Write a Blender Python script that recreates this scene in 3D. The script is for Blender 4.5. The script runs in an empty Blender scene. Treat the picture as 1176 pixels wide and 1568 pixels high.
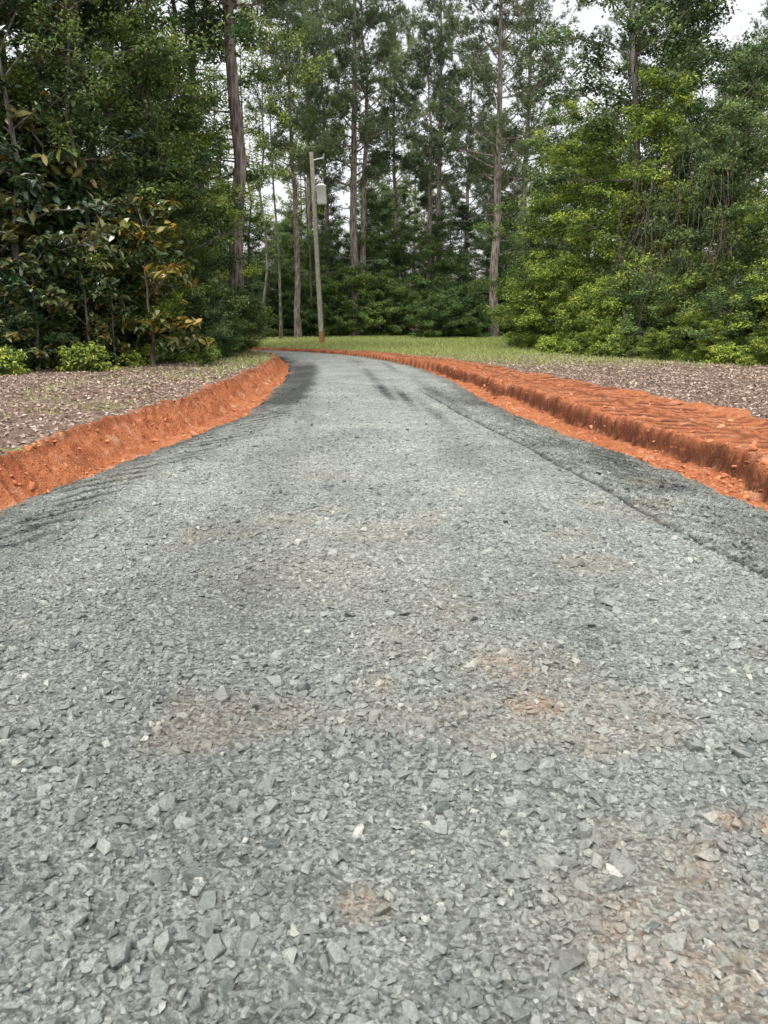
import bpy, bmesh, math
import numpy as np
from mathutils import Vector
R0=np.random.default_rng(7)
scene=bpy.context.scene
# ------------------------------------------------------------ helpers
def make_obj(name,V,groups,attrs=None,mats=(),smooth=False,link=True):
    """groups: list of (faces[n,k], material index)"""
    me=bpy.data.meshes.new(name)
    V=np.asarray(V,dtype=np.float32)
    me.vertices.add(len(V)); me.vertices.foreach_set("co",V.ravel())
    li=[];ls=[];mi=[];c=0
    for F,m in groups:
        F=np.asarray(F,dtype=np.int32)
        if len(F)==0: continue
        n,k=F.shape
        li.append(F.ravel()); ls.append(c+np.arange(n)*k); mi.append(np.full(n,m)); c+=n*k
    li=np.concatenate(li);ls=np.concatenate(ls);mi=np.concatenate(mi)
    me.loops.add(len(li)); me.loops.foreach_set("vertex_index",li.astype(np.int32))
    me.polygons.add(len(ls)); me.polygons.foreach_set("loop_start",ls.astype(np.int32))
    me.polygons.foreach_set("material_index",mi.astype(np.int32))
    me.polygons.foreach_set("use_smooth",np.full(len(ls),smooth))
    for k,a in (attrs or {}).items():
        at=me.attributes.new(k,'FLOAT','POINT'); at.data.foreach_set("value",np.asarray(a,dtype=np.float32))
    for m in mats: me.materials.append(m)
    me.update(calc_edges=True)
    if not link: return me
    ob=bpy.data.objects.new(name,me); scene.collection.objects.link(ob); return ob
def sstep(a,b,x):
    t=np.clip((x-a)/(b-a),0,1); return t*t*(3-2*t)
def _h(i,j,s):
    n=(i*374761393+j*668265263+s*1442695041)&0xffffffff
    n=((n^(n>>13))*1274126177)&0xffffffff
    return ((n^(n>>16))&0xffff)/65535.0
def vnoise(x,y,s=0):
    x=np.asarray(x,float);y=np.asarray(y,float)
    i=np.floor(x).astype(np.int64);j=np.floor(y).astype(np.int64);fx=x-i;fy=y-j
    fx=fx*fx*(3-2*fx);fy=fy*fy*(3-2*fy)
    a=_h(i,j,s);b=_h(i+1,j,s);c=_h(i,j+1,s);d=_h(i+1,j+1,s)
    return a+(b-a)*fx+(c-a)*fy+(a-b-c+d)*fx*fy
def fbm(x,y,s=0,o=4):
    v=0;a=.5;t=0
    for k in range(o):
        v=v+a*vnoise(x*2**k,y*2**k,s+k*17);t+=a;a*=.5
    return v/t
# ------------------------------------------------------------ node helpers
class NT:
    def __init__(s,name):
        s.m=bpy.data.materials.new(name); s.m.use_nodes=True; s.t=s.m.node_tree; s.n=s.t.nodes
        s.n.clear(); s.out=s.n.new('ShaderNodeOutputMaterial')
    def new(s,typ,**kw):
        n=s.n.new(typ)
        for k,v in kw.items(): setattr(n,k,v)
        return n
    def link(s,a,b): s.t.links.new(a,b)
    def val(s,inp,v):
        if isinstance(v,bpy.types.NodeSocket): s.link(v,inp)
        else: inp.default_value=v
    def attr(s,name): return s.new('ShaderNodeAttribute',attribute_name=name).outputs['Fac']
    def pos(s): return s.new('ShaderNodeNewGeometry').outputs['Position']
    def noise(s,scale,detail=4,rough=.6,vec=None):
        n=s.new('ShaderNodeTexNoise'); n.inputs['Scale'].default_value=scale;n.inputs['Detail'].default_value=detail;n.inputs['Roughness'].default_value=rough
        s.link(vec or s.pos(),n.inputs['Vector']); return n.outputs['Fac']
    def voro(s,scale,feature='F1',vec=None,out='Distance'):
        n=s.new('ShaderNodeTexVoronoi',feature=feature); n.inputs['Scale'].default_value=scale
        s.link(vec or s.pos(),n.inputs['Vector']); return n.outputs[out]
    def math(s,op,a,b=0.0,c=0.0,clamp=False):
        n=s.new('ShaderNodeMath',operation=op,use_clamp=clamp); s.val(n.inputs[0],a); s.val(n.inputs[1],b); s.val(n.inputs[2],c); return n.outputs[0]
    def mr(s,v,a,b,c=0.,d=1.):
        n=s.new('ShaderNodeMapRange'); s.val(n.inputs[0],v)
        for i,q in enumerate((a,b,c,d)): n.inputs[i+1].default_value=q
        return n.outputs[0]
    def mix(s,f,a,b,bt='MIX'):
        n=s.new('ShaderNodeMix',data_type='RGBA',blend_type=bt); s.val(n.inputs[0],f)
        for i,q in ((6,a),(7,b)):
            if isinstance(q,(tuple,list)): q=(*q[:3],1)
            s.val(n.inputs[i],q)
        return n.outputs[2]
    def scale(s,col,f):
        n=s.new('ShaderNodeVectorMath',operation='SCALE'); s.val(n.inputs[0],col); s.val(n.inputs['Scale'],f); return n.outputs[0]
    def bump(s,h,dist,strength=1.0,normal=None):
        n=s.new('ShaderNodeBump'); n.inputs['Strength'].default_value=strength;n.inputs['Distance'].default_value=dist
        s.link(h,n.inputs['Height'])
        if normal: s.link(normal,n.inputs['Normal'])
        return n.outputs[0]
    def bsdf(s,col,rough=.8,spec=.3,normal=None,trans=0):
        p=s.new('ShaderNodeBsdfPrincipled'); s.val(p.inputs['Base Color'],(*col[:3],1) if isinstance(col,(tuple,list)) else col)
        s.val(p.inputs['Roughness'],rough); p.inputs['Specular IOR Level'].default_value=spec
        if normal: s.link(normal,p.inputs['Normal'])
        o=p.outputs[0]
        if trans:
            t=s.new('ShaderNodeBsdfTranslucent'); s.val(t.inputs['Color'],col)
            m=s.new('ShaderNodeMixShader'); m.inputs[0].default_value=trans; s.link(o,m.inputs[1]); s.link(t.outputs[0],m.inputs[2]); o=m.outputs[0]
        s.link(o,s.out.inputs['Surface']); return s.m
# ------------------------------------------------------------ materials
def mat_road():
    t=NT('crushed_gravel_surface')
    big=t.noise(.9,2); med=t.noise(7,3); cell=t.voro(80,out='Color'); c2=t.voro(38,out='Color')
    sx=t.new('ShaderNodeSeparateColor'); t.link(cell,sx.inputs[0]); sy=t.new('ShaderNodeSeparateColor'); t.link(c2,sy.inputs[0])
    col=t.mix(t.mr(big,.35,.65),(.250,.264,.242),(.325,.335,.300))
    col=t.scale(col,t.mr(sx.outputs[0],0,1,.5,1.45))
    col=t.scale(col,t.mr(sy.outputs[0],0,1,.75,1.2))
    col=t.scale(col,t.mr(med,.3,.7,.8,1.15))
    fine=t.noise(160,2,.7); col=t.scale(col,t.mr(fine,.3,.7,.7,1.25))
    col=t.scale(col,t.mr(t.attr('dark'),0,1,1,.22))
    col=t.mix(t.math('MULTIPLY',t.attr('stain'),t.mr(t.noise(30,2),.35,.6,.25,1),clamp=True),col,(.32,.215,.135))
    h=t.math('ADD',t.voro(55),t.math('MULTIPLY',t.noise(90,2,.7),.5))
    return t.bsdf(col,.85,.25,t.bump(h,.014,.85))
def mat_stone():
    t=NT('gravel_stone')
    r=t.attr('rnd')
    n=t.new('ShaderNodeValToRGB'); e=n.color_ramp.elements
    e[0].color=(.115,.130,.120,1); e[1].color=(.46,.455,.40,1); a=e.new(.5); a.color=(.240,.254,.232,1); a=e.new(.8); a.color=(.325,.335,.298,1)
    t.link(r,n.inputs[0]); col=n.outputs[0]
    col=t.scale(col,t.mr(t.noise(130,2,.7),.3,.7,.7,1.27))
    col=t.scale(col,t.mr(t.noise(.9,2),.35,.65,.88,1.1))
    col=t.scale(col,t.mr(t.attr('dark'),0,1,1,.22))
    col=t.mix(t.math('MULTIPLY',t.attr('stain'),t.mr(t.noise(25,2),.35,.65,.1,.95),clamp=True),col,(.37,.24,.15))
    return t.bsdf(col,.8,.25)
def mat_ground():
    t=NT('forest_ground')
    c=t.voro(22,out='Color'); s=t.new('ShaderNodeSeparateColor'); t.link(c,s.inputs[0])
    lit=t.mix(s.outputs[0],(.12,.082,.062),(.36,.27,.215))
    lit=t.mix(t.mr(t.noise(1.3,3),.42,.62),lit,(.21,.145,.11))
    lit=t.scale(lit,t.mr(t.noise(45,2,.7),.3,.7,.6,1.3))
    n1=t.noise(9,4,.65); n2=t.noise(60,3,.7)
    clay=t.mix(t.mr(n1,.35,.65),(.42,.135,.056),(.55,.22,.105))
    clay=t.mix(t.mr(t.noise(2.1,3),.48,.7),clay,(.34,.105,.046))
    clay=t.mix(t.mr(t.noise(3.3,3),.56,.72),clay,(.60,.32,.19))
    clay=t.scale(clay,t.mr(n2,.3,.7,.62,1.28))
    gr=t.mix(t.noise(1.2,3),(.15,.18,.055),(.33,.34,.13))
    gr=t.scale(gr,t.mr(t.noise(14,2),.3,.7,.7,1.2))
    g=t.math('ADD',t.attr('grass'),t.math('MULTIPLY',t.math('SUBTRACT',t.noise(3,3),.5),1.4),clamp=True)
    col=t.mix(t.mr(g,.35,.65),lit,gr)
    k=t.math('ADD',t.attr('clay'),t.math('MULTIPLY',t.math('SUBTRACT',n1,.5),.9))
    kk=t.mr(k,.4,.6)
    col=t.mix(kk,col,clay)
    sh=t.math('MULTIPLY',t.attr('painted_shade'),t.mr(n1,.22,.45),clamp=True)
    col=t.mix(sh,col,(.11,.04,.022))  # shadows of lips, grooves and cleats painted into the ground colour
    h=t.math('ADD',t.noise(25,3,.7),t.math('MULTIPLY',t.noise(90,2,.7),.5))
    return t.bsdf(col,.92,.15,t.bump(h,.045,.95))
def mat_clay():
    t=NT('red_clay'); col=t.mix(t.attr('rnd'),(.33,.105,.045),(.60,.27,.14)); col=t.scale(col,t.mr(t.noise(60,2),.3,.7,.8,1.15))
    return t.bsdf(col,.95,.1)
def mat_litter():
    t=NT('dry_leaf'); r=t.attr('rnd')
    n=t.new('ShaderNodeValToRGB'); e=n.color_ramp.elements
    e[0].color=(.09,.06,.045,1); e[1].color=(.64,.54,.46,1); a=e.new(.4); a.color=(.29,.205,.152,1); a=e.new(.75); a.color=(.44,.34,.275,1)
    t.link(r,n.inputs[0]); return t.bsdf(n.outputs[0],.8,.2,trans=.1)
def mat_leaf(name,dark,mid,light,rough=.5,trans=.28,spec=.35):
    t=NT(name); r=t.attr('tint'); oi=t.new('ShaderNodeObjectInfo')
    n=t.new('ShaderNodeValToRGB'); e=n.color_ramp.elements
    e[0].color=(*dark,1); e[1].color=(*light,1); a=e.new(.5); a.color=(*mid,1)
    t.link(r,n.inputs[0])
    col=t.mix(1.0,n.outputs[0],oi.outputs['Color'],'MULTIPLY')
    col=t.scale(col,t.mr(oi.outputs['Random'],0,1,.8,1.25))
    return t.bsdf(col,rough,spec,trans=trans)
def mat_bark(name,a,b,sc=1):
    t=NT(name)
    mp=t.new('ShaderNodeMapping'); tc=t.new('ShaderNodeTexCoord'); t.link(tc.outputs['Object'],mp.inputs[0]); mp.inputs['Scale'].default_value=(9*sc,9*sc,2.2*sc)
    v=t.voro(1,vec=mp.outputs[0]); n=t.noise(2,3,.7,vec=mp.outputs[0])
    col=t.mix(t.mr(t.math('MULTIPLY',v,n),.1,.45),a,b)
    return t.bsdf(col,.9,.15,t.bump(t.math('ADD',v,n),.04))
def mat_plain(name,c,rough=.5,metal=0,amp=.2,sc=8):
    t=NT(name); col=t.scale(t.mix(0.,c,c),t.mr(t.noise(sc,5,.7),.3,.7,1-amp,1+amp)); m=t.bsdf(col,rough,.4)
    for n in m.node_tree.nodes:
        if n.type=='BSDF_PRINCIPLED': n.inputs['Metallic'].default_value=metal
    return m
M_road=mat_road();M_stone=mat_stone();M_ground=mat_ground();M_clay=mat_clay();M_lit=mat_litter()
M_leaf=mat_leaf('broad_leaf',(.02,.042,.015),(.085,.145,.042),(.31,.39,.115),trans=.3)
M_mag=mat_leaf('magnolia_leaf',(.014,.036,.015),(.042,.082,.028),(.20,.17,.05),rough=.25,trans=.1,spec=.6)
M_pine=mat_leaf('pine_needle',(.05,.085,.038),(.125,.17,.075),(.25,.295,.13),rough=.55,trans=.3)
M_grass=mat_leaf('grass_blade',(.14,.19,.05),(.31,.37,.11),(.50,.50,.23),rough=.6,trans=.3)
M_bark=mat_bark('hardwood_bark',(.07,.06,.052),(.22,.20,.175))
M_pbark=mat_bark('pine_bark',(.10,.08,.07),(.33,.28,.25),.8)
# ------------------------------------------------------------ road layout
ctrl=np.array([(0,-8),(0,-3),(0,5.8),(0,8),(-.06,10),(-.06,12.2),(-.19,14),(-.42,19),(-.6,21),(-.95,24),(-1.75,28),(-3.1,31.7),(-5.4,34.7),(-9,37),(-14,39),(-22,41),(-34,43),(-60,46)],float)
hw=np.array([3.1,3.1,3.0,2.72,2.33,2.05,2.0,2.0,1.97,1.9,1.65,1.55,1.55,1.6,1.6,1.6,1.6,1.6])
def catmull(P,n=8):
    out=[];k=len(P)
    for i in range(k-1):
        p0=P[max(i-1,0)];p1=P[i];p2=P[i+1];p3=P[min(i+2,k-1)]
        d=np.linalg.norm(p2[:2]-p1[:2])
        for u in np.linspace(0,1,n,endpoint=False):
            m1=(p2-p0)/(np.linalg.norm((p2-p0)[:2])+1e-9)*d; m2=(p3-p1)/(np.linalg.norm((p3-p1)[:2])+1e-9)*d
            out.append((2*u**3-3*u**2+1)*p1+(u**3-2*u*u+u)*m1+(-2*u**3+3*u*u)*p2+(u**3-u*u)*m2)
    out.append(P[-1]); return np.array(out)
CL=catmull(ctrl); 
SEG=CL[1:]-CL[:-1]; SL=np.linalg.norm(SEG,axis=1); CS=np.concatenate([[0],np.cumsum(SL)])
HWs=CS[::8]
def wid(s): return np.interp(s,HWs,hw)
def lat_s(x,y):
    x=np.asarray(x,float);y=np.asarray(y,float)
    best=np.full(x.shape,1e18);L=np.zeros(x.shape);S=np.zeros(x.shape)
    for i in range(len(SEG)):
        dx,dy=SEG[i]/SL[i]; rx=x-CL[i,0];ry=y-CL[i,1]
        u=np.clip(rx*dx+ry*dy,0,SL[i]); qx=rx-u*dx;qy=ry-u*dy; d=qx*qx+qy*qy
        m=d<best; best=np.where(m,d,best)
        sg=np.sign(rx*dy-ry*dx); L=np.where(m,np.sqrt(d)*sg,L); S=np.where(m,CS[i]+u,S)
    return L,S
def terrain(x,y):
    L,S=lat_s(x,y); q=S-8; w=wid(S); e=np.abs(L)-w
    left=L<0
    lipL=np.interp(q,[4,7,9,12.6,19,24,30,40],[.55,.62,.9,.98,.78,.5,.5,.5])
    jit=.9*vnoise(q*1.1,q*0,5)
    saw=((q/.33+jit-e*1.0)%1.0); amp=.65+.6*vnoise(q*1.1,L*0,9)
    groove=np.exp(-((saw-.5)/.16)**2)                                # bucket-tooth grooves on the cut face
    lipL=lipL+.10*(saw-.5)*amp+.17*groove*amp+.26*(fbm(q*.8,q*0+3,2)-.5)
    lipR=np.interp(q,[4,7,9.5,12,16.5,21,26,30,40],[.72,.80,.93,.95,.9,.62,.5,.4,.4])+.40*(fbm(q*.9,q*0+7,4)-.5)+.12*(vnoise(q*4,q*0,3)-.5)
    out=np.interp(q,[3,8,10,14.3,18.2,25.6,31,36,50],[2.6,2.8,2.9,3.05,2.35,1.6,1.3,.9,.5])+.6*(fbm(q*.7,q*0+1,6)-.5)
    n=fbm(x*3,y*3,11)-.5; nf=fbm(x*14,y*14,12,3)-.5
    base=-.07-.07*sstep(0,.25,e)
    zl=.21+.10*(fbm(x*.35,y*.35,21)-.5)+.05*n
    zr=.10+.10*(fbm(x*.35,y*.35,22)-.5)+.05*n
    fl=np.clip((e+.05*nf-lipL+.34)/.34,0,1)
    hl=base+(zl-base)*fl+.06*nf*sstep(0,.1,e)
    hl=hl-.18*groove*amp*np.clip(fl*(1.02-fl)*4,0,1)
    hl=hl+.05*np.exp(-((e-lipL-.06)/.07)**2)*fbm(q*3,q*0,8)
    fr=sstep(lipR-.10,lipR+.0,e+.06*nf)
    cph=((q+.34*np.abs(e-lipR)+.06*vnoise(q*1.1,e*1.5,77))/.36)%1.0
    cle=sstep(.0,.55,cph)*(1-sstep(.8,1.,cph))             # crawler track cleats
    t1=sstep(lipR+.10,lipR+.15,e)*(1-sstep(lipR+.72,lipR+.78,e)); t2=sstep(lipR+1.0,lipR+1.05,e)*(1-sstep(lipR+1.7,lipR+1.77,e))
    vis=np.clip(.75+1.2*(fbm(x*1.3,y*1.3,78)-.4),0,1.15)
    inb=(1-sstep(out-.15,out+.1,e))
    hr=base+(zr-base)*fr+.07*nf*sstep(0,.1,e)*(1-.6*(t1+t2))+.10*(fbm(x*6,y*6,79)-.5)*(1-fr)*sstep(0,.1,e)
    bp=((q/.3+.9*e)%1); bite=(1-fr)*sstep(.12,.3,e)*np.exp(-((bp-.5)/.16)**2)*(-.07)*sstep(.38,.5,fbm(x*1.2,y*1.2,76))
    hr=hr+bite+fr*inb*(.06*np.exp(-((e-lipR-.05)/.06)**2)*(2.2*fbm(q*4,q*0,19)-.6)-.04*(t1+t2)+.045*cle*vis*(t1+t2)+.06*np.exp(-((e-lipR-.88)/.08)**2)*(2*fbm(x*4,y*4,80)-.5)+.08*np.exp(-((e-out+.1)/.15)**2)*fbm(q*3,q*0,18))
    h=np.where(left,hl,hr)
    h=np.where(e<0,-.07,h)
    h=h+.06*sstep(41,60,y)*(y>0)+1.2*sstep(14,60,np.abs(x)-2)*(e>3)
    clayL=(sstep(-.05,.03,e))*(1-sstep(lipL+.0,lipL+.12,e)); clayR=(sstep(-.05,.03,e))*(1-sstep(out-.12,out+.14,e))
    clay=np.where(left,clayL,clayR)
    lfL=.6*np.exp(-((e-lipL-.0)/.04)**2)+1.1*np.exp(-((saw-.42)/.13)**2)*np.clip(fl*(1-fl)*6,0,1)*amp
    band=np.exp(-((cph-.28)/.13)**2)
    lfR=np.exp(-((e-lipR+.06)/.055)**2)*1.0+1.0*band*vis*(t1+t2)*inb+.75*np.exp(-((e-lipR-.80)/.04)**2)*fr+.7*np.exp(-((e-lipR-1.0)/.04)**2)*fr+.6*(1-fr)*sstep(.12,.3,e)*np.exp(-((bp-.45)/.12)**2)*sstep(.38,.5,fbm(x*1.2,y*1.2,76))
    painted_shade=np.clip(np.where(left,lfL,lfR),0,1)  # mask for shade painted along ditch lips, tooth grooves and track marks
    gr=sstep(27,36,y)*(1-sstep(57,62,y))*sstep(-8,-4,x)
    gr=np.maximum(gr,.75*sstep(15,24,y)*(left)*(1-sstep(.8,2.6,e-lipL)))
    gr=np.maximum(gr,.7*sstep(20,27,y)*(~left)*(y<60)*sstep(out-.3,out+.2,e))
    gr=np.maximum(gr,.35*(fbm(x*.8,y*.8,33)>.58)*left*(e<4))
    return h,e,L,S,clay,gr,painted_shade
def grid_axis(parts):
    out=[]
    for a,b,st in parts: out.append(np.arange(a,b,st))
    return np.concatenate(out)
xs=np.concatenate([-np.geomspace(400,7,36),grid_axis([(-6.8,-4.3,.12),(-4.3,-2.1,.022),(-2.1,1.6,.12),(1.6,6.0,.026),(6.0,9,.12)]),np.geomspace(9.05,400,36)])
ys=np.concatenate([-np.geomspace(300,9,14),grid_axis([(-8.5,3,.4),(3,15,.026),(15,24,.05),(24,40,.12),(40,62,.6)]),np.geomspace(62.5,500,26)])
X,Y=np.meshgrid(xs,ys); nx,ny=len(xs),len(ys)
h,e,L,S,clay,gr,painted_shade=terrain(X.ravel(),Y.ravel())
V=np.stack([X.ravel(),Y.ravel(),h],1)
idx=np.arange(nx*ny).reshape(ny,nx)
F=np.stack([idx[:-1,:-1].ravel(),idx[:-1,1:].ravel(),idx[1:,1:].ravel(),idx[1:,:-1].ravel()],1)
make_obj('ground',V,[(F,0)],{'clay':clay,'grass':gr,'painted_shade':painted_shade},[M_ground],smooth=True)
# ------------------------------------------------------------ gravel road sheet
def road_attrs(x,y,L,S):
    q=S-8;w=wid(S);e=np.abs(L)-w
    dark=.8*sstep(-.42,-.05,e+.3*(fbm(x*2,y*2,41)-.5))*np.where(L>0,.8,.95)
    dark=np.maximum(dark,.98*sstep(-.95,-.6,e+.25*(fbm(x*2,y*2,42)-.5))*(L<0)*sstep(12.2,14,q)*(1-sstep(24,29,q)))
    sx=np.interp(y,[3,4.2,5.4,6.9,9,11.3,14,17],[2.6,2.19,2.0,1.86,1.6,1.25,.95,.6])+.05*(fbm(y*2,y*0,44)-.5)
    seam=np.exp(-((x-sx)/.035)**2)*(1-sstep(13,18,y))*sstep(2.5,3.2,y)*(.6+.6*fbm(y*1.5,y*0,43))
    outb=sstep(0,.06,x-sx)*(1-sstep(13,18,y))*sstep(2.2,3.2,y)
    scuff=.5+.5*np.sin((y*1.0+x*1.7+.5*fbm(x*3,y*3,45))*2*np.pi/.30); scuff=sstep(.45,.9,scuff)
    dark=np.maximum(dark,.12*outb+.30*outb*sstep(.1,.7,x-sx)+.5*outb*scuff*sstep(.38,.58,fbm(x*2.5,y*1.2,46)))
    dark=np.maximum(dark,np.clip(seam*1.6,0,1))
    ls=sstep(-1.1,-.5,e)*(L<0)*(y<13)
    sc2=sstep(.5,.9,.5+.5*np.sin((y*1.0-x*1.2+.5*fbm(x*3,y*3,49))*2*np.pi/.33))
    dark=np.maximum(dark,ls*(.3+.6*sc2*sstep(.4,.6,fbm(x*2.5,y*1.2,50))))
    for (cx,cy,rx,ry,a) in [(.0,15.5,.12,2.2,1.),(.38,14.2,.1,1.8,.95),(-.35,20,.12,3,.7),(.75,12,.12,2,.6),(.15,24,.12,3,.6),(-1.3,13,.22,3.5,.4),(1.05,15,.2,4,.7),(-.9,26,.3,3,.5),(.9,7.5,.25,3.5,.22),(-1.1,7.5,.3,3.5,.22)]:
        dark=np.maximum(dark,a*np.exp(-((x-cx+.08*(y-cy))/rx)**2-((y-cy)/ry)**2)*(.4+1.1*fbm(x*6,y*4,47)))
    dark=np.clip(dark+.5*(fbm(x*1.2,y*.6,48)-.5)+.16*(1-sstep(2.5,6.5,y)),0,1)
    st=0
    for (cx,cy,r,a) in [(.50,2.95,.15,.6),(.56,2.6,.12,.75),(.72,2.35,.1,.35),(.98,1.93,.045,1.3),(1.12,1.88,.06,1.3),(.62,1.5,.22,.4),(.78,1.75,.16,.35),(.80,1.3,.3,.45),(-.02,2.75,.1,.3),(.1,3.2,.25,.2),(-.05,1.6,.05,.6),(-.3,4.2,.6,.15)]:
        st=np.maximum(st,a*np.exp(-((x-cx)**2+(y-cy)**2)/r**2)*(.3+1.3*fbm(x*12,y*12,51)))
    st=np.maximum(st,.2*sstep(.58,.75,fbm(x*1.6,y*1.6,52))*(y<8))
    st=np.maximum(st,.8*sstep(-.22,.05,e)*(fbm(x*3,y*3,53)>.55))
    return dark,np.clip(st,0,1),seam,outb,scuff
sv=np.concatenate([np.arange(4,8.5,.15),np.arange(8.5,22,.035),np.arange(22,44,.1),np.arange(44,CS[-1],.5)])
uv=np.linspace(-1,1,221)
SS,UU=np.meshgrid(sv,uv,indexing='ij'); sf=SS.ravel();uf=UU.ravel()
cx=np.interp(sf,CS,CL[:,0]);cy=np.interp(sf,CS,CL[:,1])
tx=np.interp(sf,CS+.0,np.concatenate([SEG[:,0]/SL,[SEG[-1,0]/SL[-1]]]));ty=np.interp(sf,CS,np.concatenate([SEG[:,1]/SL,[SEG[-1,1]/SL[-1]]]))
tn=np.hypot(tx,ty);tx/=tn;ty/=tn
we=wid(sf)+.10+.22*(fbm(sf*1.2,np.sign(uf)*5,61)-.5)+.10*(fbm(sf*7,np.sign(uf)*5,62)-.5)
la=uf*we
rx_=cx+ty*la;ry_=cy-tx*la
dark,st,seam,outb,scuff=road_attrs(rx_,ry_,la,sf)
dark=np.clip(dark+.25*(1-sstep(3,7,ry_)),0,1)      # matrix between the coarse stones, darker towards the camera
def road_z(x,y,u,seam=0,outb=0,scuff=0):
    z=.045*(1-u*u)+.03*(fbm(x*2.2,y*2.2,63)-.5)+.02*(fbm(x*22,y*22,64,3)-.5)-.045*seam-.015*outb+.03*outb*scuff
    return z-.17*np.clip((np.abs(u)-.94)/.06,0,1)**1.3
rz=road_z(rx_,ry_,uf,seam,outb,scuff)
ns,nu=len(sv),len(uv); idx=np.arange(ns*nu).reshape(ns,nu)
F=np.stack([idx[:-1,:-1].ravel(),idx[:-1,1:].ravel(),idx[1:,1:].ravel(),idx[1:,:-1].ravel()],1)
make_obj('gravel_road',np.stack([rx_,ry_,rz],1),[(F,0)],{'dark':dark,'stain':st},[M_road],smooth=True)
# ------------------------------------------------------------ stones
def hull_variants(n,seed,cube=.3):
    rg=np.random.default_rng(seed);out=[]
    for k in range(n):
        bm=bmesh.new()
        for i in range(13):
            v=rg.normal(size=3); v/=np.linalg.norm(v)
            c=v/np.abs(v).max(); v=v*(1-cube)+c*cube*.85
            bm.verts.new(v*rg.uniform(.75,1.08)*.5)
        r=bmesh.ops.convex_hull(bm,input=bm.verts)
        bmesh.ops.delete(bm,geom=[g for g in r['geom_interior'] if isinstance(g,bmesh.types.BMVert)],context='VERTS')
        bmesh.ops.triangulate(bm,faces=bm.faces)
        bm.verts.index_update()
        out.append((np.array([v.co[:] for v in bm.verts]),np.array([[v.index for v in f.verts] for f in bm.faces]))); bm.free()
    return out
HV=hull_variants(24,3)
def bake(name,pos,scl,tilt,attrs,mat,seed):
    rg=np.random.default_rng(seed);N=len(pos);var=rg.integers(0,len(HV),N)
    a=rg.uniform(0,2*np.pi,N);b=rg.normal(0,tilt,N);c=rg.normal(0,tilt,N)
    ca,sa,cb,sb,cc,sc=np.cos(a),np.sin(a),np.cos(b),np.sin(b),np.cos(c),np.sin(c)
    Rz=np.zeros((N,3,3));Rz[:,0,0]=ca;Rz[:,0,1]=-sa;Rz[:,1,0]=sa;Rz[:,1,1]=ca;Rz[:,2,2]=1
    Rx=np.zeros((N,3,3));Rx[:,0,0]=1;Rx[:,1,1]=cb;Rx[:,1,2]=-sb;Rx[:,2,1]=sb;Rx[:,2,2]=cb
    Ry=np.zeros((N,3,3));Ry[:,1,1]=1;Ry[:,0,0]=cc;Ry[:,0,2]=sc;Ry[:,2,0]=-sc;Ry[:,2,2]=cc
    M=Rz@Rx@Ry
    Vs=[];Fs=[];At={k:[] for k in attrs};o=0
    for v in range(len(HV)):
        m=np.where(var==v)[0]
        if len(m)==0: continue
        P,T=HV[v];k=len(P)
        W=np.einsum('nij,nkj->nki',M[m],P[None]*scl[m][:,None,:])+pos[m][:,None,:]
        Vs.append(W.reshape(-1,3)); Fs.append((T[None]+(o+np.arange(len(m))*k)[:,None,None]).reshape(-1,3))
        for q in attrs: At[q].append(np.repeat(attrs[q][m],k))
        o+=len(m)*k
    return make_obj(name,np.concatenate(Vs),[(np.concatenate(Fs),0)],{k:np.concatenate(v) for k,v in At.items()},[mat])
P=[];D=[]
for (a,b,dens,md,sd) in [(.4,3.2,2800,.018,.45),(3.2,6,1900,.0165,.42),(6,10,750,.018,.4),(10,18,150,.022,.35),(.5,6,16,.05,.18)]:
    n=int((b-a)*6.4*dens); P.append(np.stack([R0.uniform(-3.2,3.2,n),R0.uniform(a,b,n)],1)); D.append(np.clip(R0.lognormal(math.log(md),sd,n),.008,.07))
P=np.concatenate(P);D=np.concatenate(D)
L,S=lat_s(P[:,0],P[:,1]);w=wid(S);ok=np.abs(L)<w+.03+R0.exponential(.04,len(P))
P=P[ok];D=D[ok];L=L[ok];S=S[ok];w=w[ok]
dk,st,seam,outb,scuff=road_attrs(P[:,0],P[:,1],L,S)
keep=R0.uniform(0,1,len(P))<np.clip(.55+1.3*(fbm(P[:,0]*2.2,P[:,1]*2.2,71)-.35),.3,1)*(1-np.clip(1.3*seam,0,1))
P,D,L,S,w,dk,st,seam,outb,scuff=[q[keep] for q in (P,D,L,S,w,dk,st,seam,outb,scuff)]
z=road_z(P[:,0],P[:,1],np.clip(L/(w+.1),-1,1),seam,outb,scuff)
N=len(P); scl=np.stack([D*R0.uniform(.95,1.5,N),D*R0.uniform(.75,1.1,N),D*R0.uniform(.6,.95,N)],1)
pos=np.stack([P[:,0],P[:,1],z+scl[:,2]*R0.uniform(-.12,.3,N)],1)
bake('gravel',pos,scl,.34,{'rnd':np.clip(R0.normal(.5,.18,N),0,1),'dark':dk*.95,'stain':st},M_stone,5)
# clay clods in the ditches
n=80000; x=R0.uniform(-6,6,n); y=4+26*R0.uniform(0,1,n)**1.4
h,e,L,S,clay,gr,painted_shade=terrain(x,y)
m=(clay>.6)&(R0.uniform(0,1,n)<.14+.8*(fbm(x*2,y*2,72)>.52)*(e<1.0)); x,y,h=x[m],y[m],h[m];N=len(x)
D=np.clip(R0.lognormal(math.log(.022),.6,N),.01,.12); scl=np.stack([D*R0.uniform(.8,1.4,N),D,D*R0.uniform(.5,.9,N)],1)
bake('clay_clods',np.stack([x,y,h+D*.12],1),scl,.4,{'rnd':R0.uniform(0,1,N)},M_clay,6)
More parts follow.
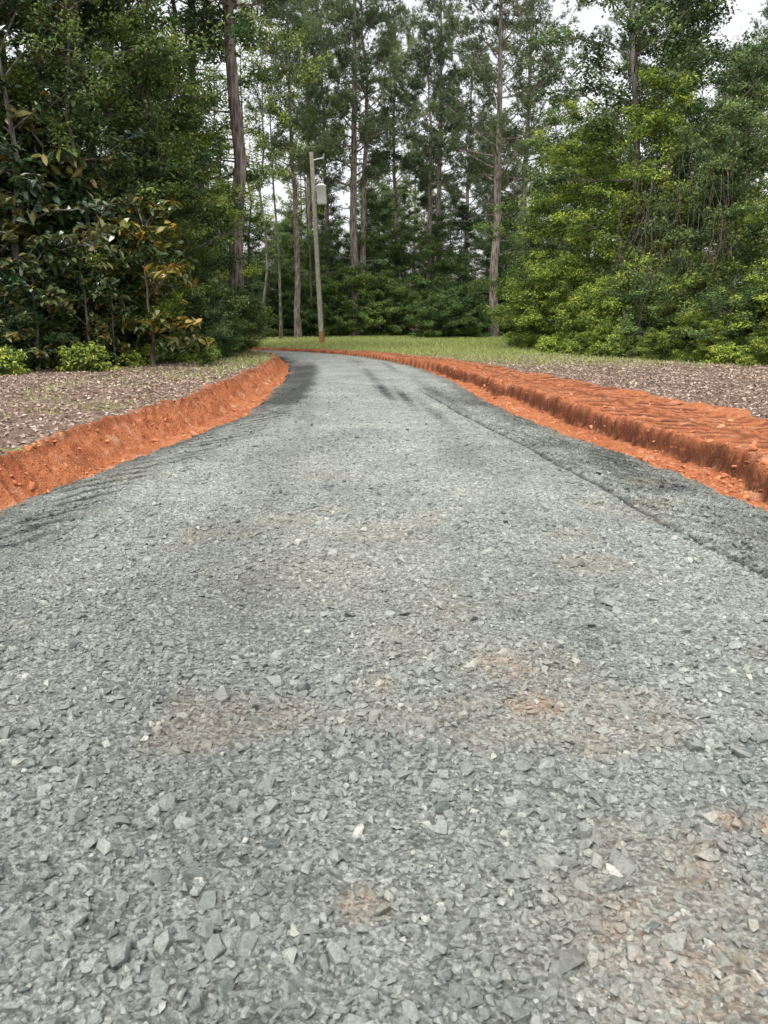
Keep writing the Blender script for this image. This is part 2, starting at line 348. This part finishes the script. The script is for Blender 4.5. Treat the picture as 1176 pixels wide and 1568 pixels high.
# ------------------------------------------------------------ leaves
def unit(v): return v/(np.linalg.norm(v,axis=1,keepdims=True)+1e-9)
def leafgeo(C,L,W,rg,up=.5,hexl=False,N0=None):
    N=len(C); n=rg.normal(size=(N,3)); n[:,2]=np.abs(n[:,2])+up
    if N0 is not None: n+=N0
    n=unit(n); d=rg.normal(size=(N,3)); d=unit(d-n*(d*n).sum(1,keepdims=True)); s=np.cross(n,d)
    L=np.broadcast_to(L,N)[:,None];W=np.broadcast_to(W,N)[:,None]
    if not hexl:
        V=np.stack([C-d*L*.5,C+s*W*.5+n*W*.2-d*L*.05,C+d*L*.5-n*L*.12,C-s*W*.5+n*W*.2-d*L*.05],1);k=4
    else:
        V=np.stack([C-d*L*.5,C+s*W*.42-d*L*.18+n*W*.15,C+s*W*.45+d*L*.15+n*W*.15,C+d*L*.5-n*L*.1,C-s*W*.45+d*L*.15+n*W*.15,C-s*W*.42-d*L*.18+n*W*.15],1);k=6
    return V.reshape(-1,3),np.arange(N*k).reshape(N,k)
def tube(pts,rad,sides=6):
    pts=np.asarray(pts,float);n=len(pts);t=np.gradient(pts,axis=0);t=unit(t)
    ref=np.array([1.,0,0]) if abs(t[0][0])<.8 else np.array([0,1.,0])
    a=unit(np.cross(t,ref));b=np.cross(t,a);th=np.arange(sides)*2*np.pi/sides
    V=pts[:,None]+np.asarray(rad)[:,None,None]*(np.cos(th)[None,:,None]*a[:,None]+np.sin(th)[None,:,None]*b[:,None])
    i=np.arange(n*sides).reshape(n,sides); j=np.roll(i,-1,1)
    return V.reshape(-1,3),np.stack([i[:-1].ravel(),j[:-1].ravel(),j[1:].ravel(),i[1:].ravel()],1)
class Wood:
    def __init__(s): s.V=[];s.F=[];s.o=0
    def add(s,p,r,k=6):
        v,f=tube(p,r,k); s.V.append(v);s.F.append(f+s.o);s.o+=len(v)
def finish(name,wd,LV,LF,tint,mb,ml):
    wv=np.concatenate(wd.V);wf=np.concatenate(wd.F)
    V=np.concatenate([wv,LV]); t=np.concatenate([np.zeros(len(wv)),tint])
    return make_obj(name,V,[(wf,0),(LF+len(wv),1)],{'tint':t},[mb,ml],link=False)
def broad(name,seed,H,R,cb,nl,lpc,L,rt,clr=.5,hexl=False,ml=None,nsub=3,stems=1,bias=.5,top=1.0,lean=.0):
    rg=np.random.default_rng(seed);wd=Wood();C=[];CR=[]
    for st in range(stems):
        k=10;tt=np.linspace(0,1,k);az0=rg.uniform(0,6.28)
        sp=(0 if stems==1 else R*.45)
        wx=np.cumsum(rg.normal(0,H*.010,k))+sp*tt*np.cos(az0)+lean*H*tt; wy=np.cumsum(rg.normal(0,H*.010,k))+sp*tt*np.sin(az0)
        wx-=wx[0];wy-=wy[0]
        Hs=H*rg.uniform(.8,1) if stems>1 else H
        tp=np.stack([wx,wy,tt*Hs-.15],1); rr=rt*(1-tt*.88)*(1+.5*np.exp(-tt*25)); wd.add(tp,rr,9)
        for i in range(nl):
            t=cb+(1-cb)*((i+rg.uniform(0,1))/nl)**.9; t=min(t,.985)
            p0=np.array([np.interp(t,tt,tp[:,c]) for c in range(3)])
            az=i*2.4+rg.normal(0,.5); c=(t-cb)/(1-cb)
            ln=R*(.38+.62*math.sin(math.pi*min(1,c*.8*top+.18)))*rg.uniform(.45,1.25)
            el=rg.uniform(.05,.45)+c*.75
            d=np.array([math.cos(az)*math.cos(el),math.sin(az)*math.cos(el),math.sin(el)])
            u=np.linspace(0,1,6)[:,None]; pts=p0+d*ln*u+np.array([0,0,1.])*(-.18*ln*u*u*(1-c))+np.cumsum(rg.normal(0,.045*ln,(6,3)),0)*u
            r0=max(.02,rt*(1-t)*.42); wd.add(pts,np.linspace(r0,.008,6),5)
            for uu in (.55,.8,1.):
                C.append(pts[int(uu*5)]+rg.normal(0,.08,3));CR.append(clr*rg.uniform(.6,1.15))
            for j in range(nsub):
                us=rg.uniform(.3,.95); q0=np.array([np.interp(us,u[:,0],pts[:,c2]) for c2 in range(3)])
                d2=d+rg.normal(0,.75,3); d2[2]=abs(d2[2])*.5; d2/=np.linalg.norm(d2); l2=ln*rg.uniform(.2,.5)
                q=q0+d2*l2*np.linspace(0,1,4)[:,None]; wd.add(q,np.linspace(r0*.5,.006,4),4)
                C.append(q[-1]);CR.append(clr*rg.uniform(.5,1.1)); C.append(q[2]);CR.append(clr*rg.uniform(.4,.8))
    C=np.array(C);CR=np.array(CR);n=np.maximum(8,(lpc*(CR/clr)**2*rg.uniform(.5,1.4,len(C))).astype(int))
    ci=np.repeat(np.arange(len(C)),n);N=len(ci)
    v=unit(rg.normal(size=(N,3)));rad=CR[ci]*rg.uniform(0,1,N)**.5*rg.choice([1,1,1,1.35],N)
    off=v*rad[:,None]*np.array([1,1,.5]); pc=C[ci]+off; pc[:,2]=np.maximum(pc[:,2],.02)
    LV,LF=leafgeo(pc,L*rg.uniform(.6,1.3,N),L*(.42 if hexl else .52)*rg.uniform(.7,1.2,N),rg,.7,hexl,N0=v*.6)
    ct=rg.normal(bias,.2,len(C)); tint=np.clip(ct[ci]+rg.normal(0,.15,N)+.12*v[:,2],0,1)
    return finish(name,wd,LV,LF,np.repeat(tint,LF.shape[1]),M_bark,ml or M_leaf)
def pine(name,seed,H,R,cb,nl,rt,tuft=9,dens=1.0,nl_len=.36,bare=0):
    rg=np.random.default_rng(seed);wd=Wood();k=12;tt=np.linspace(0,1,k)
    wx=np.cumsum(rg.normal(0,H*.004,k));wy=np.cumsum(rg.normal(0,H*.004,k));wx-=wx[0];wy-=wy[0]
    tp=np.stack([wx,wy,tt*H-.2],1);wd.add(tp,rt*(1-tt*.85)*(1+.35*np.exp(-tt*30)),10)
    T=[];TD=[];TI=[]
    for i in range(bare):
        t=rg.uniform(cb*.5,cb);p0=np.array([np.interp(t,tt,tp[:,c]) for c in range(3)]);az=rg.uniform(0,6.28);ln=rg.uniform(.4,2.2)
        u=np.linspace(0,1,4)[:,None];wd.add(p0+np.array([math.cos(az),math.sin(az),.1])*ln*u+rg.normal(0,.05,(4,3))*u,np.linspace(.035,.008,4),4)
    for i in range(nl):
        c=((i+rg.uniform(0,1))/nl);t=min(cb+(1-cb)*c,.99)
        p0=np.array([np.interp(t,tt,tp[:,q]) for q in range(3)]);az=i*2.4+rg.normal(0,.6)
        ln=R*(.5+.5*math.sin(math.pi*(c*.75+.2)))*rg.uniform(.45,1.2)*(1-.4*c*c)
        el=rg.uniform(-.05,.4)+.6*c; d=np.array([math.cos(az)*math.cos(el),math.sin(az)*math.cos(el),math.sin(el)])
        u=np.linspace(0,1,6)[:,None];pts=p0+d*ln*u+np.array([0,0,.25])*ln*u*u+np.cumsum(rg.normal(0,.05*ln,(6,3)),0)*u
        r0=max(.035,rt*(1-t)*.36);wd.add(pts,np.linspace(r0,.014,6),5);bt=rg.normal(.5,.18)
        for j in range(int(6+ln*2.6)):
            us=rg.uniform(.35,1);q0=np.array([np.interp(us,u[:,0],pts[:,c2]) for c2 in range(3)])
            d2=d*.5+rg.normal(0,.7,3);d2[2]=abs(d2[2])*.55+.1;d2/=np.linalg.norm(d2);l2=rg.uniform(.4,1.4)*(1.2-us*.5)
            wd.add(np.array([q0,q0+d2*l2*.5,q0+d2*l2]),[.016,.011,.006],3)
            m=int(rg.integers(4,9)*dens)
            for w_ in range(m):
                T.append(q0+d2*l2*rg.uniform(.45,1.05)+rg.normal(0,.14,3));TD.append(d2+rg.normal(0,.45,3));TI.append(bt+rg.normal(0,.12))
    T=np.array(T);TD=unit(np.array(TD));TI=np.array(TI);N=len(T)
    d=unit((TD[:,None,:]*.7+rg.normal(0,.6,(N,tuft,3))).reshape(-1,3))
    P0=np.repeat(T,tuft,0);s=unit(np.cross(d,rg.normal(size=d.shape)));ll=nl_len*rg.uniform(.7,1.15,len(d))[:,None]
    wv=.042
    V=np.stack([P0-s*wv*.5,P0+s*wv*.5,P0+d*ll],1).reshape(-1,3);Fc=np.arange(len(V)).reshape(-1,3)
    return finish(name,wd,V,Fc,np.repeat(np.clip(np.repeat(TI,tuft)+rg.normal(0,.1,len(d)),0,1),3),M_pbark,M_pine)
pines=[pine('pine_a',1,27,5.0,.37,56,.33,bare=12,dens=1.1),pine('pine_b',2,26,4.5,.42,48,.30,bare=16,dens=1.1),pine('pine_c',3,24,3.8,.5,36,.26,bare=10)]
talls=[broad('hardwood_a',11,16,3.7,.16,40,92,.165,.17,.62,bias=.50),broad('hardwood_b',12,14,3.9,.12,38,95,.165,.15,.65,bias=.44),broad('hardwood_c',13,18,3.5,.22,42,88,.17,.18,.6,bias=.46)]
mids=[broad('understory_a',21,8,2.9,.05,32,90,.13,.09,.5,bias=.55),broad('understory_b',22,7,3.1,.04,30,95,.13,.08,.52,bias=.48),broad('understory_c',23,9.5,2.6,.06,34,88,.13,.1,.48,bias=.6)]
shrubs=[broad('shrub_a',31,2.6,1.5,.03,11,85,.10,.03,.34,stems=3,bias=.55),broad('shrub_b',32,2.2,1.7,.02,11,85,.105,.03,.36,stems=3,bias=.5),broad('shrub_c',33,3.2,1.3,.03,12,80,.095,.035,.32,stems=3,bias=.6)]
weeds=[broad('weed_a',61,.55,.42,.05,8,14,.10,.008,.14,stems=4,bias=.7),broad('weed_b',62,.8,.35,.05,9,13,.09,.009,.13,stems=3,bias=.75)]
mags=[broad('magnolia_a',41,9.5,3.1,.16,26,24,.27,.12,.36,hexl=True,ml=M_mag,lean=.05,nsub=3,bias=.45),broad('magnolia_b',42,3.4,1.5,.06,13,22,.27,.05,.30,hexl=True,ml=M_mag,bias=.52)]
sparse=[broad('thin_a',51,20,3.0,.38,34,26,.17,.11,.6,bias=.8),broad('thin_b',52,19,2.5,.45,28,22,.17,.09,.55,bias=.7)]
def put(name,me,x,y,s=1.,rz=None,col=(1,1,1),parent=None,sz=None,tilt=(0,0)):
    ob=bpy.data.objects.new(name,me);scene.collection.objects.link(ob)
    z=float(terrain(np.array([x]),np.array([y]))[0][0])
    ob.location=(x,y,z-.03);ob.scale=(s,s,sz or s);ob.rotation_euler=(tilt[0],tilt[1],R0.uniform(0,6.28) if rz is None else rz)
    ob.color=(*col,1)
    if parent: ob.parent=parent
    return ob
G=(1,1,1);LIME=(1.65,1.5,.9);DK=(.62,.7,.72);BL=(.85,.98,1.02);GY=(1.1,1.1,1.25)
# --- left wood
put('magnolia_tree',mags[0],-9.2,20.1,1.0,rz=.3)
put('magnolia_tree',mags[0],-11.6,20.2,1.0)
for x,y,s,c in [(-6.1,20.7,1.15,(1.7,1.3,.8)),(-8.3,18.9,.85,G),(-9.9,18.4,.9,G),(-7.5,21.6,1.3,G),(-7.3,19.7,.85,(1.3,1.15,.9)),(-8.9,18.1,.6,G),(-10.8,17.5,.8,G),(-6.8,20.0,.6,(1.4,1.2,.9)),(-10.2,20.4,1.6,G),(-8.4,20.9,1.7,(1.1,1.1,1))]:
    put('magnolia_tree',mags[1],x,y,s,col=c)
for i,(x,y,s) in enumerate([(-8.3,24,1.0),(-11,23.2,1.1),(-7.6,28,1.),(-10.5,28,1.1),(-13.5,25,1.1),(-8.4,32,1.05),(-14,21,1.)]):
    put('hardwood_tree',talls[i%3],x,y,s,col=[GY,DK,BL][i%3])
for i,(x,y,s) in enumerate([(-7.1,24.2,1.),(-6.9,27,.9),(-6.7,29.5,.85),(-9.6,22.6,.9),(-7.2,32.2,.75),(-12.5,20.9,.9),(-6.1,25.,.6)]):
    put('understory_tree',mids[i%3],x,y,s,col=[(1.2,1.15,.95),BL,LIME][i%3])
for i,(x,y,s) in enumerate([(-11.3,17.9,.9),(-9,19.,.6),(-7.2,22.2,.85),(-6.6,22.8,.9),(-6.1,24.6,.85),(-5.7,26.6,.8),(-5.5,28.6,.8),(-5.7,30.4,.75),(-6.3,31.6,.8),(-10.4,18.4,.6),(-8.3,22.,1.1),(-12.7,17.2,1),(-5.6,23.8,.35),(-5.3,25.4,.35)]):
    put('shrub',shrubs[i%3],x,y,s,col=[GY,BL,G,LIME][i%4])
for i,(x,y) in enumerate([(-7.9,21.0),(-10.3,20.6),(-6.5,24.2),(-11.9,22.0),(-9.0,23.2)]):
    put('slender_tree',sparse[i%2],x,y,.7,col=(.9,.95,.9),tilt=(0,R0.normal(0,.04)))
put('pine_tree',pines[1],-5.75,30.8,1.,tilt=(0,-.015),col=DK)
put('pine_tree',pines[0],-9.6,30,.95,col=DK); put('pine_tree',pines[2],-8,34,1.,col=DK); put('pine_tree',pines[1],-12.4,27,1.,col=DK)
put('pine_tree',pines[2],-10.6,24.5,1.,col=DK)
# --- slender trees behind the bend
for i,(x,y,s) in enumerate([(-7.6,50,1.),(-6.6,50.8,1.05),(-8.6,54,1.),(-5.2,57,.9),(-10.5,52,1)]):
    put('slender_tree',sparse[i%2],x,y,s,col=(1.4,1.3,1.1))
# --- centre
put('pine_tree',pines[0],-2.15,57,1.,rz=1.,col=G); put('pine_tree',pines[2],-1.75,57.5,1.0,rz=3)
put('pine_tree',pines[0],7.6,55,1.,rz=3.2); put('pine_tree',pines[1],4.4,67,1.05); put('pine_tree',pines[1],-6,66,1.); put('pine_tree',pines[0],11,65,1.02)
put('pine_tree',pines[2],1.2,70,1.); put('pine_tree',pines[2],3.2,61,.85,col=DK); put('pine_tree',pines[2],-4.3,61,.9,col=DK)
for x,y,s in [(3.2,53.5,1.0),(4.6,54.2,1.15),(6.0,53.6,.9),(5.3,55,1.3)]: put('shrub',shrubs[1],x,y,s,col=(.85,.95,.9))
# --- right wood
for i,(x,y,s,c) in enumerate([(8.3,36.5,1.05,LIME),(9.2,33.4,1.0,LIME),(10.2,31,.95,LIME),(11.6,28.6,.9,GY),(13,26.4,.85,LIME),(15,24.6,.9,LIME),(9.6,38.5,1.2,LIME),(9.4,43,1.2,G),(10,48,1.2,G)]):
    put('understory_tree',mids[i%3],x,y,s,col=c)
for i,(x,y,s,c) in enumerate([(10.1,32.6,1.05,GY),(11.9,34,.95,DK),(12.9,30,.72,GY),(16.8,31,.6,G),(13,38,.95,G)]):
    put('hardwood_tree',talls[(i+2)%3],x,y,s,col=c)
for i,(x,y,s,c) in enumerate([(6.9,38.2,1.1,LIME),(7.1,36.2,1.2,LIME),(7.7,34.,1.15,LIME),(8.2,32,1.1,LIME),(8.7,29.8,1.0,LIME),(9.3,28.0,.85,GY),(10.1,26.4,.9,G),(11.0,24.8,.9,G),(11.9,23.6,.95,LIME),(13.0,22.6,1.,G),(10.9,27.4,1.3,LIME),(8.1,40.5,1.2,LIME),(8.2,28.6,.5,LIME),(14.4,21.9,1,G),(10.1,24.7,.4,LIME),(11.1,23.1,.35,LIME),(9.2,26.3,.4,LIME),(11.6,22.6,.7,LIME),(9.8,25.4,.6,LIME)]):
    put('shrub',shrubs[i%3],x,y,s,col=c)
rw=np.random.default_rng(77);nw=0
while nw<46:
    if nw<26:
        u=rw.uniform(0,1);x=6.3+5.6*u+rw.normal(0,.5);y=33-11.5*u+rw.normal(0,.8)
    else:
        u=rw.uniform(0,1);x=-4.9-5*u+rw.normal(0,.5);y=24-7.5*u+rw.normal(0,.9)
    put('weed',weeds[nw%2],x,y,rw.uniform(.5,1.2),col=[LIME,(1.3,1.3,1.)][nw%2]);nw+=1
# --- backdrop
bd=bpy.data.objects.new('distant_forest',None);scene.collection.objects.link(bd)
rb=np.random.default_rng(99);pts=[]
def far_ok(x,y,md):
    L,S=lat_s(np.array([x]),np.array([y]))
    if abs(L[0])<4.5: return False
    if y<15: 
        if abs(x)<14: return False
    elif y<44:
        xl=np.interp(y,[15,20,33,44],[-12,-12,-10,-60]); xr=np.interp(y,[15,24,38,44],[15,15,11.5,12])
        if xl<x<xr: return False
    elif y<56:
        if -5.5<x<9.5: return False
        if y<47 and x<-5: return False
    return all((x-a)**2+(y-b)**2>md*md for a,b in pts)
def fill(n,xr,yr,md,lib,nm,ss,cols):
    c=0
    for _ in range(n*8):
        x=rb.uniform(*xr);y=rb.uniform(*yr)
        if abs(x)>y*.62+12: continue
        if far_ok(x,y,md):
            pts.append((x,y)); put(nm,lib[rb.integers(len(lib))],x,y,rb.uniform(*ss),col=cols[rb.integers(len(cols))],parent=bd,rz=rb.uniform(0,6.28));c+=1
            if c>=n:break
CD=[(.7,.8,.75),(.9,.97,.92),(.7,.8,.8),(1.5,1.4,1.),(1.15,1.15,1.1)]
CDK=[(.65,.75,.7),(.85,.95,.85),(1.05,1.1,.95)]
fill(34,(-16,18),(58,66),1.6,mids,'understory',(.5,.95),CDK)
fill(30,(-10,12),(56.5,61),.9,shrubs,'thicket',(.8,1.5),CDK)
fill(14,(-16,18),(60,74),2.4,talls,'hardwood',(.6,.8),CDK)
fill(30,(-46,40),(62,96),2.8,talls,'hardwood',(.6,.9),CD)
fill(22,(-42,40),(62,105),3.5,pines,'pine',(.7,.92),CD)
fill(11,(-30,-8),(18,62),2.6,talls,'hardwood',(.75,.95),CD)
fill(7,(10,30),(18,62),2.6,talls,'hardwood',(.5,.75),CD)
fill(8,(-30,30),(22,62),2.4,pines,'pine',(.8,.95),CD)
fill(20,(-28,28),(15,60),2.0,mids,'understory',(.7,1.1),CD)
# ------------------------------------------------------------ vines
rg=np.random.default_rng(5);wd=Wood()
for i in range(110):
    if i<80: bx=rg.uniform(8.4,11.4);by=38.4-bx*1.02+rg.normal(0,.5);top=rg.uniform(2.5,7.5)
    else: bx=rg.uniform(-8.6,-6.6);by=rg.uniform(22,29);top=rg.uniform(2.5,6)
    k=16;u=np.linspace(0,1,k);p=np.stack([bx+np.cumsum(rg.normal(0,.13,k))+rg.normal(0,1.2)*u*u,by+np.cumsum(rg.normal(0,.10,k)),top*(1-u)**rg.uniform(.8,2.)+.1+np.cumsum(rg.normal(0,.08,k))*(1-u)],1)
    wd.add(p,np.full(k,rg.uniform(.004,.012)),4)
make_obj('hanging_vines',np.concatenate(wd.V),[(np.concatenate(wd.F),0)],{},[mat_bark('vine_bark',(.09,.075,.06),(.24,.20,.15),3)],smooth=True)
# ------------------------------------------------------------ leaf litter
n=120000;x=R0.uniform(-12,14,n);y=5+25*R0.uniform(0,1,n)**.8
h,e,L,S,clay,gr,painted_shade=terrain(x,y)
m=(e>.5)&(clay<.2)&(R0.uniform(0,1,n)<(.35+.9*fbm(x,y,81))*(1-.5*gr));x,y,h=x[m],y[m],h[m];N=len(x)
LV,LF=leafgeo(np.stack([x,y,h+.012],1),R0.uniform(.04,.11,N),R0.uniform(.03,.06,N),R0,1.8)
make_obj('leaf_litter',LV,[(LF,0)],{'rnd':np.repeat(np.clip(R0.normal(.58,.22,N),0,1),4)},[M_lit])
# fallen twigs
wd=Wood();rg=np.random.default_rng(8)
for i in range(160):
    x=rg.uniform(-9,10);y=rg.uniform(7,24);hh,e1,*_=terrain(np.array([x]),np.array([y]))
    if e1[0]<1.3 or (x>0 and e1[0]<3.3): continue
    a=rg.uniform(0,3.14);l=rg.uniform(.2,.9);u=np.linspace(-.5,.5,5);wd.add(np.stack([x+np.cos(a)*l*u+rg.normal(0,.02,5),y+np.sin(a)*l*u+rg.normal(0,.02,5),hh[0]+.025+rg.uniform(0,.03,5)],1),np.linspace(.009,.004,5),4)
make_obj('fallen_twigs',np.concatenate(wd.V),[(np.concatenate(wd.F),0)],{},[M_bark],smooth=True)
# ------------------------------------------------------------ grass
def blades(x,y,h,H,W,rg):
    N=len(x);a=rg.uniform(0,6.28,N);l=rg.normal(0,.4,(N,2));s=np.stack([np.cos(a),np.sin(a),np.zeros(N)],1)*(W/2)[:,None]
    B=np.stack([x,y,h-.01],1);T=B+np.stack([l[:,0]*H,l[:,1]*H,H],1)
    V=np.stack([B-s,B+s,T],1).reshape(-1,3);return V,np.arange(N*3).reshape(N,3)
n=160000;x=R0.uniform(-9,14,n);y=R0.uniform(8,60,n)
h,e,L,S,clay,gr,painted_shade=terrain(x,y)
m=(e>.5)&(clay<.15)&(R0.uniform(0,1,n)<gr*(.2+1.2*fbm(x*1.5,y*1.5,91)));x,y,h=x[m],y[m],h[m];N=len(x)
GV,GF=blades(x,y,h,R0.uniform(.04,.12,N)*(1+.012*y),R0.uniform(.012,.025,N)*(1+.02*y),R0)
make_obj('grass',GV,[(GF,0)],{'tint':np.repeat(np.clip(R0.normal(.55,.25,N),0,1),3)},[M_grass])
# ------------------------------------------------------------ utility pole
up=bpy.data.objects.new('utility_pole',None);scene.collection.objects.link(up)
M_wood=mat_bark('weathered_pole_wood',(.30,.29,.23),(.50,.48,.40),2.5);M_can=mat_plain('painted_steel',(.80,.82,.84),.4,amp=.08);M_ins=mat_plain('porcelain',(.35,.33,.32),.3);M_wire=mat_plain('cable',(.03,.03,.03),.6);M_foot=mat_plain('clay_stained_wood',(.36,.17,.08),.9)
def part(name,v,f,m,smooth=True):
    o=make_obj(name,v,[(f,0)],{},[m],smooth=smooth);o.parent=up;return o
Hh=9.3
v,f=tube([(0,0,-.3),(0,0,.65)],[.148,.146],16);part('stained_foot',v,f,M_foot)
v,f=tube([(0,0,.64),(0,0,3),(0,0,6),(0,0,Hh),(0,0,Hh+.03),(0,0,Hh+.04)],[.14,.132,.118,.10,.085,.001],16);part('shaft',v,f,M_wood)
zc=7.35
v,f=tube([(0.39,-.05,z) for z in (zc-.47,zc-.469,zc-.43,zc+.37,zc+.38,zc+.41,zc+.48,zc+.481)],[.001,.22,.245,.245,.265,.265,.17,.001],24);part('transformer_can',v,f,M_can)
for i,dx in enumerate((-.08,.08)):
    v,f=tube([(0.39+dx,-.05,zc+.44+.04*k) for k in range(7)],[.03,.05,.03,.05,.03,.045,.01],10);part('bushing_%d'%(i+1),v,f,M_ins)
for i,z in enumerate((zc-.25,zc+.2)):
    v,f=tube([(0.05,0,z),(0.22,-.03,z)],[.035,.035],8);part('bracket_%d'%(i+1),v,f,M_can)
v,f=tube([(0,-.02,Hh-.35),(.35,-.02,Hh-.28),(.62,-.02,Hh-.25)],[.035,.03,.025],8);part('arm',v,f,M_can)
v,f=tube([(.6,-.02,Hh-.25+.04*k) for k in range(6)],[.03,.055,.03,.055,.03,.005],10);part('insulator',v,f,M_ins)
v,f=tube([(.13,-.1,.3),(.12,-.09,5),(.14,-.09,zc-.5),(.3,-.05,zc-.45)],[.012]*4,6);part('ground_wire',v,f,M_wire)
u=np.linspace(0,1,14);v,f=tube(np.stack([.6-16*u,0+7*u,Hh-.1-1.2*np.sin(np.pi*u)],1),[.011]*14,5);part('overhead_cable',v,f,M_wire)
up.location=(-3.25,41.6,float(terrain(np.array([-3.25]),np.array([41.6]))[0][0]));up.rotation_euler=(0,math.radians(-2.2),0)
# ------------------------------------------------------------ world, sun, camera
w=bpy.data.worlds.new("World");scene.world=w;w.use_nodes=True;nt=w.node_tree;bg=nt.nodes['Background']
sky=nt.nodes.new('ShaderNodeTexSky');sky.sky_type='NISHITA';sky.sun_disc=False;sky.sun_elevation=math.radians(62);sky.sun_rotation=math.radians(205);sky.dust_density=4;sky.air_density=1.2
hs=nt.nodes.new('ShaderNodeHueSaturation');hs.inputs['Saturation'].default_value=.14;hs.inputs['Value'].default_value=2.05
nt.links.new(sky.outputs[0],hs.inputs['Color']);nt.links.new(hs.outputs[0],bg.inputs[0]);bg.inputs[1].default_value=.15
sl=bpy.data.lights.new('sun','SUN');sl.energy=1.5;sl.angle=math.radians(10);sl.color=(1,.97,.91);so=bpy.data.objects.new('sun',sl);scene.collection.objects.link(so)
el,az=math.radians(62),math.radians(205);so.rotation_euler=Vector((math.sin(az)*math.cos(el),math.cos(az)*math.cos(el),math.sin(el))).to_track_quat('Z','Y').to_euler()
cam=bpy.data.cameras.new('camera');co=bpy.data.objects.new('camera',cam);scene.collection.objects.link(co);scene.camera=co
cam.sensor_fit='VERTICAL';cam.sensor_height=24;cam.lens=18.12;cam.clip_start=.05;cam.clip_end=2000
cam.dof.use_dof=True;cam.dof.focus_distance=7.5;cam.dof.aperture_fstop=5.6
co.location=(0,0,1.44);co.rotation_euler=(math.radians(75.96),0,0)
scene.view_settings.view_transform='Standard';scene.view_settings.look='None';scene.view_settings.exposure=0
